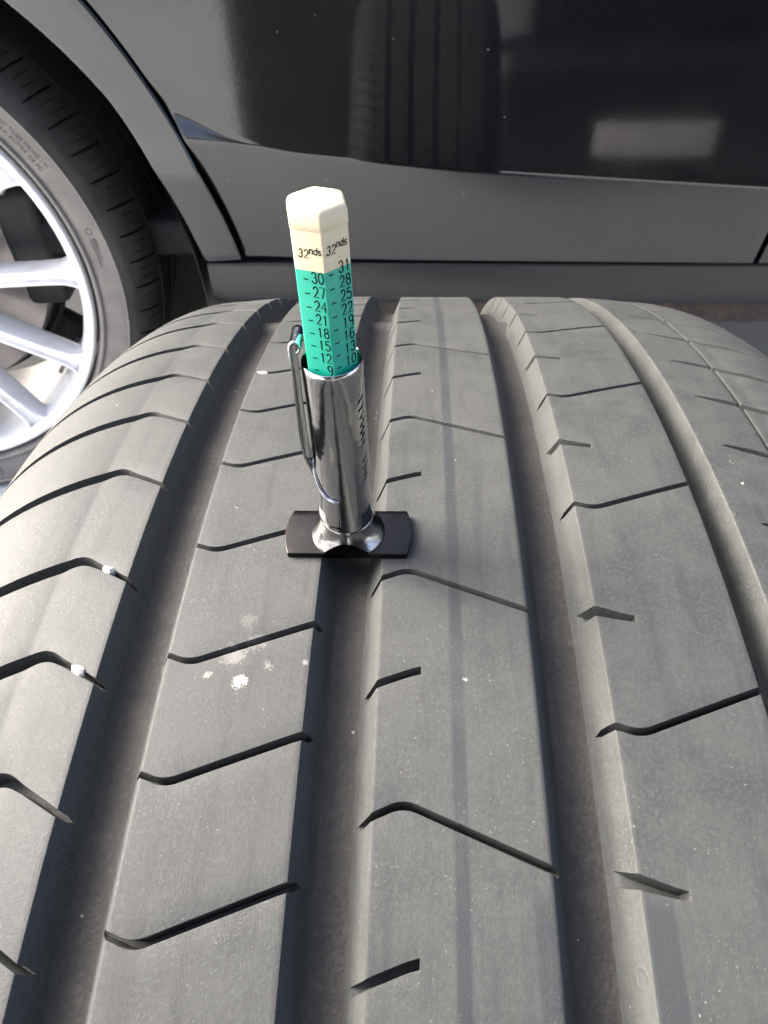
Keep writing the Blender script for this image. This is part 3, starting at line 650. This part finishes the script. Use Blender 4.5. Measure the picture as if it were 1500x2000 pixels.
# spokes
def spoke_mesh():
    rows = []
    for r_, hw, yf, dp in ((.055, .0105, .004, .05), (.10, .009, .002, .05), (.16, .009, .000, .048), (.22, .0098, .000, .044), (.248, .0115, .001, .040), (.260, .0165, .003, .034), (.268, .024, .006, .024)):
        rows.append([(r_, yf + .003, hw + .001), (r_, yf, hw - .0005), (r_, yf - .0004, hw - .004), (r_, yf + .005, hw - .0065), (r_, yf + .0055, 0), (r_, yf + .005, -hw + .0065), (r_, yf - .0004, -hw + .004), (r_, yf, -hw + .0005), (r_, yf + .003, -hw - .001), (r_, yf + dp * .6, -hw - .0035), (r_, yf + dp, -hw * .6), (r_, yf + dp, hw * .6), (r_, yf + dp * .6, hw + .0035)])
    return grid('spoke', np.array(rows), closed_v=True, smooth=32, caps=True)
spm = spoke_mesh(); spm.materials.append(M_RIM)
for i in range(12):
    o = bpy.data.objects.new('spoke', spm); COL.objects.link(o); o.parent = wheel; o.rotation_euler = (0, -math.radians(1.2 + 30 * i), 0)
link('hub', lathe('hub', [(.0, .0), (-.004, .02), (-.005, .03), (.0, .034), (.002, .05), (.003, .066), (.012, .074), (.05, .078)], 64, 'Y'), M_RIM, wheel)
link('brake_shield', lathe('brake_shield', [(.135, .0), (.135, .20), (.128, .205), (.128, .212)], 64, 'Y'), M_BLACK, wheel)
link('brake_disc', lathe('brake_disc', [(.085, .06), (.085, .195), (.088, .198), (.11, .198), (.113, .195), (.113, .06)], 96, 'Y'), M_DISC, wheel)
o = link('brake_caliper', box('brake_caliper', (.185, .12, 0), (.06, .08, .16), .012), M_CAL, wheel); o.rotation_euler = (0, math.radians(-2), 0)
o = link('balance_weight', box('balance_weight', (.244, .075, 0), (.006, .03, .055), .001), M_DISC, wheel); o.rotation_euler = (0, math.radians(39), 0)
o = link('suspension_arm', box('suspension_arm', (.10, .17, -.02), (.30, .03, .05), .01), M_BLACK, wheel); o.rotation_euler = (0, math.radians(38), 0)
# moulded characters on the sidewall
def arc_text(name, s, r_, a0, h, top_in=False, depth=.0006, mat=M_CARTYRE, sx=.8, gapk=1.0):
    me = text_mesh(s, 1.0, .3); co = np.array([v.co[:] for v in me.vertices]); mn, mx = co.min(0), co.max(0); cap = .70
    sc_ = h / cap
    for v, c in zip(me.vertices, co):
        a = (c[0] - (mn[0] + mx[0]) / 2) * sc_ * sx; b = c[1] * sc_; e = (c[2] + .3) / .6 * depth
        if top_in: rr_ = r_ - b; an = a0 + a / r_
        else: rr_ = r_ + b; an = a0 - a / r_
        ys = np.interp(rr_, [p[1] for p in tp[4:16]], [p[0] for p in tp[4:16]])
        v.co = Vector((rr_ * math.cos(an), float(ys) + .0002 - e, rr_ * math.sin(an)))
    me.name = name; return link(name, me, mat, wheel)
M_MOULD = simple('moulded_rubber_letter', (.035, .032, .029), .6)
arc_text('sidewall_lettering', 'RAD TUBE FIRMEI I TI', .3135, math.radians(33.5), .0052, mat=M_MOULD, sx=1.0)
arc_text('sidewall_lettering', 'MAX AUTRE DE PSI', .3055, math.radians(33.2), .0048, mat=M_MOULD, sx=1.1)
arc_text('sidewall_lettering', 'PIRELLI', .3115, math.radians(-84.5), .0115, True, mat=M_LETTER, sx=1.15)
arc_text('sidewall_ring_mark', 'O', .3115, math.radians(12.4), .0085, mat=M_MOULD, sx=1.0)
for r1, a1, a2, wd_ in ((.3085, 10.6, 3.8, .0013), (.3125, 10.8, 5.6, .0013), (.3150, 10.8, 8.6, .0011)):
    aa = np.radians(np.linspace(a1, a2, 16)); V = []
    for rr_ in (r1 - wd_ / 2, r1 + wd_ / 2):
        ys = float(np.interp(rr_, [p[1] for p in tp[4:16]], [p[0] for p in tp[4:16]])) - .0006
        V.append(np.stack([rr_ * np.cos(aa), np.full(16, ys), rr_ * np.sin(aa)], -1))
    link('sidewall_bar_mark', grid('sidewall_bar_mark', np.array(V), smooth=0), M_MOULD, wheel)

# ================================================================== guessed stand-ins behind the viewer, shaped to give the dark shapes mirrored in the door
bin_ = empty('stand_in_bin', (-.30, -1.45, 0)); tag(bin_, 'made-up dark bin, placed unseen to be mirrored as the left dark shape in the car door', 'bin')
bm = bmesh.new(); bmesh.ops.create_cube(bm, size=1)
for v in bm.verts:
    up = v.co.z > 0; v.co = Vector((v.co.x * (.74 if up else .66), v.co.y * (.62 if up else .5), .06 + (v.co.z + .5) * 1.35))
bmesh.ops.bevel(bm, geom=list(bm.edges), offset=.07, segments=5, profile=.5, affect='EDGES'); me = bpy.data.meshes.new('bin_body'); bm.to_mesh(me); bm.free(); me.shade_smooth()
link('bin_body', me, M_BIN, bin_)
link('bin_lid', box('bin_lid', (0, 0, 1.44), (.78, .68, .06), .02), M_BIN, bin_)
for sx in (-1, 1): link('bin_wheel', lathe('bin_wheel', [(sx * .27 - .03, .03), (sx * .27 - .03, .1), (sx * .27 + .03, .1), (sx * .27 + .03, .03)], 32, 'X'), M_BIN, bin_).location = (0, -.2, .1)
van = empty('guessed_van', (1.52, -1.55, 0)); tag(van, 'guessed dark van, placed unseen to be mirrored in the right of the car door, grey number plate low on it', 'van')
M_VAN = simple('dark_van_paint', (.006, .0065, .007), .35)
link('van_body', box('van_body', (0, -2.0, 1.08), (2.33, 4.2, 1.75), .12), M_VAN, van)
link('rear_bumper', box('rear_bumper', (0, .18, .28), (2.66, .26, .44), .10), M_VAN, van)
link('number_plate', box('number_plate', (-.74, .318, .215), (.40, .012, .105), .004), M_NPLATE, van)
for sx in (-1, 1):
    link('tail_lamp', box('tail_lamp', (sx * 1.0, .10, 1.0), (.14, .03, .4), .012), M_LAMP, van)
    for yy in (-.6, -3.4): link('van_wheel', lathe('van_wheel', [(sx * .98 - .1, .2), (sx * .98 - .1, .31), (sx * .98 - .07, .34), (sx * .98 + .07, .34), (sx * .98 + .1, .31), (sx * .98 + .1, .2)], 48, 'X'), M_BIN, van).location = (0, yy, .34)
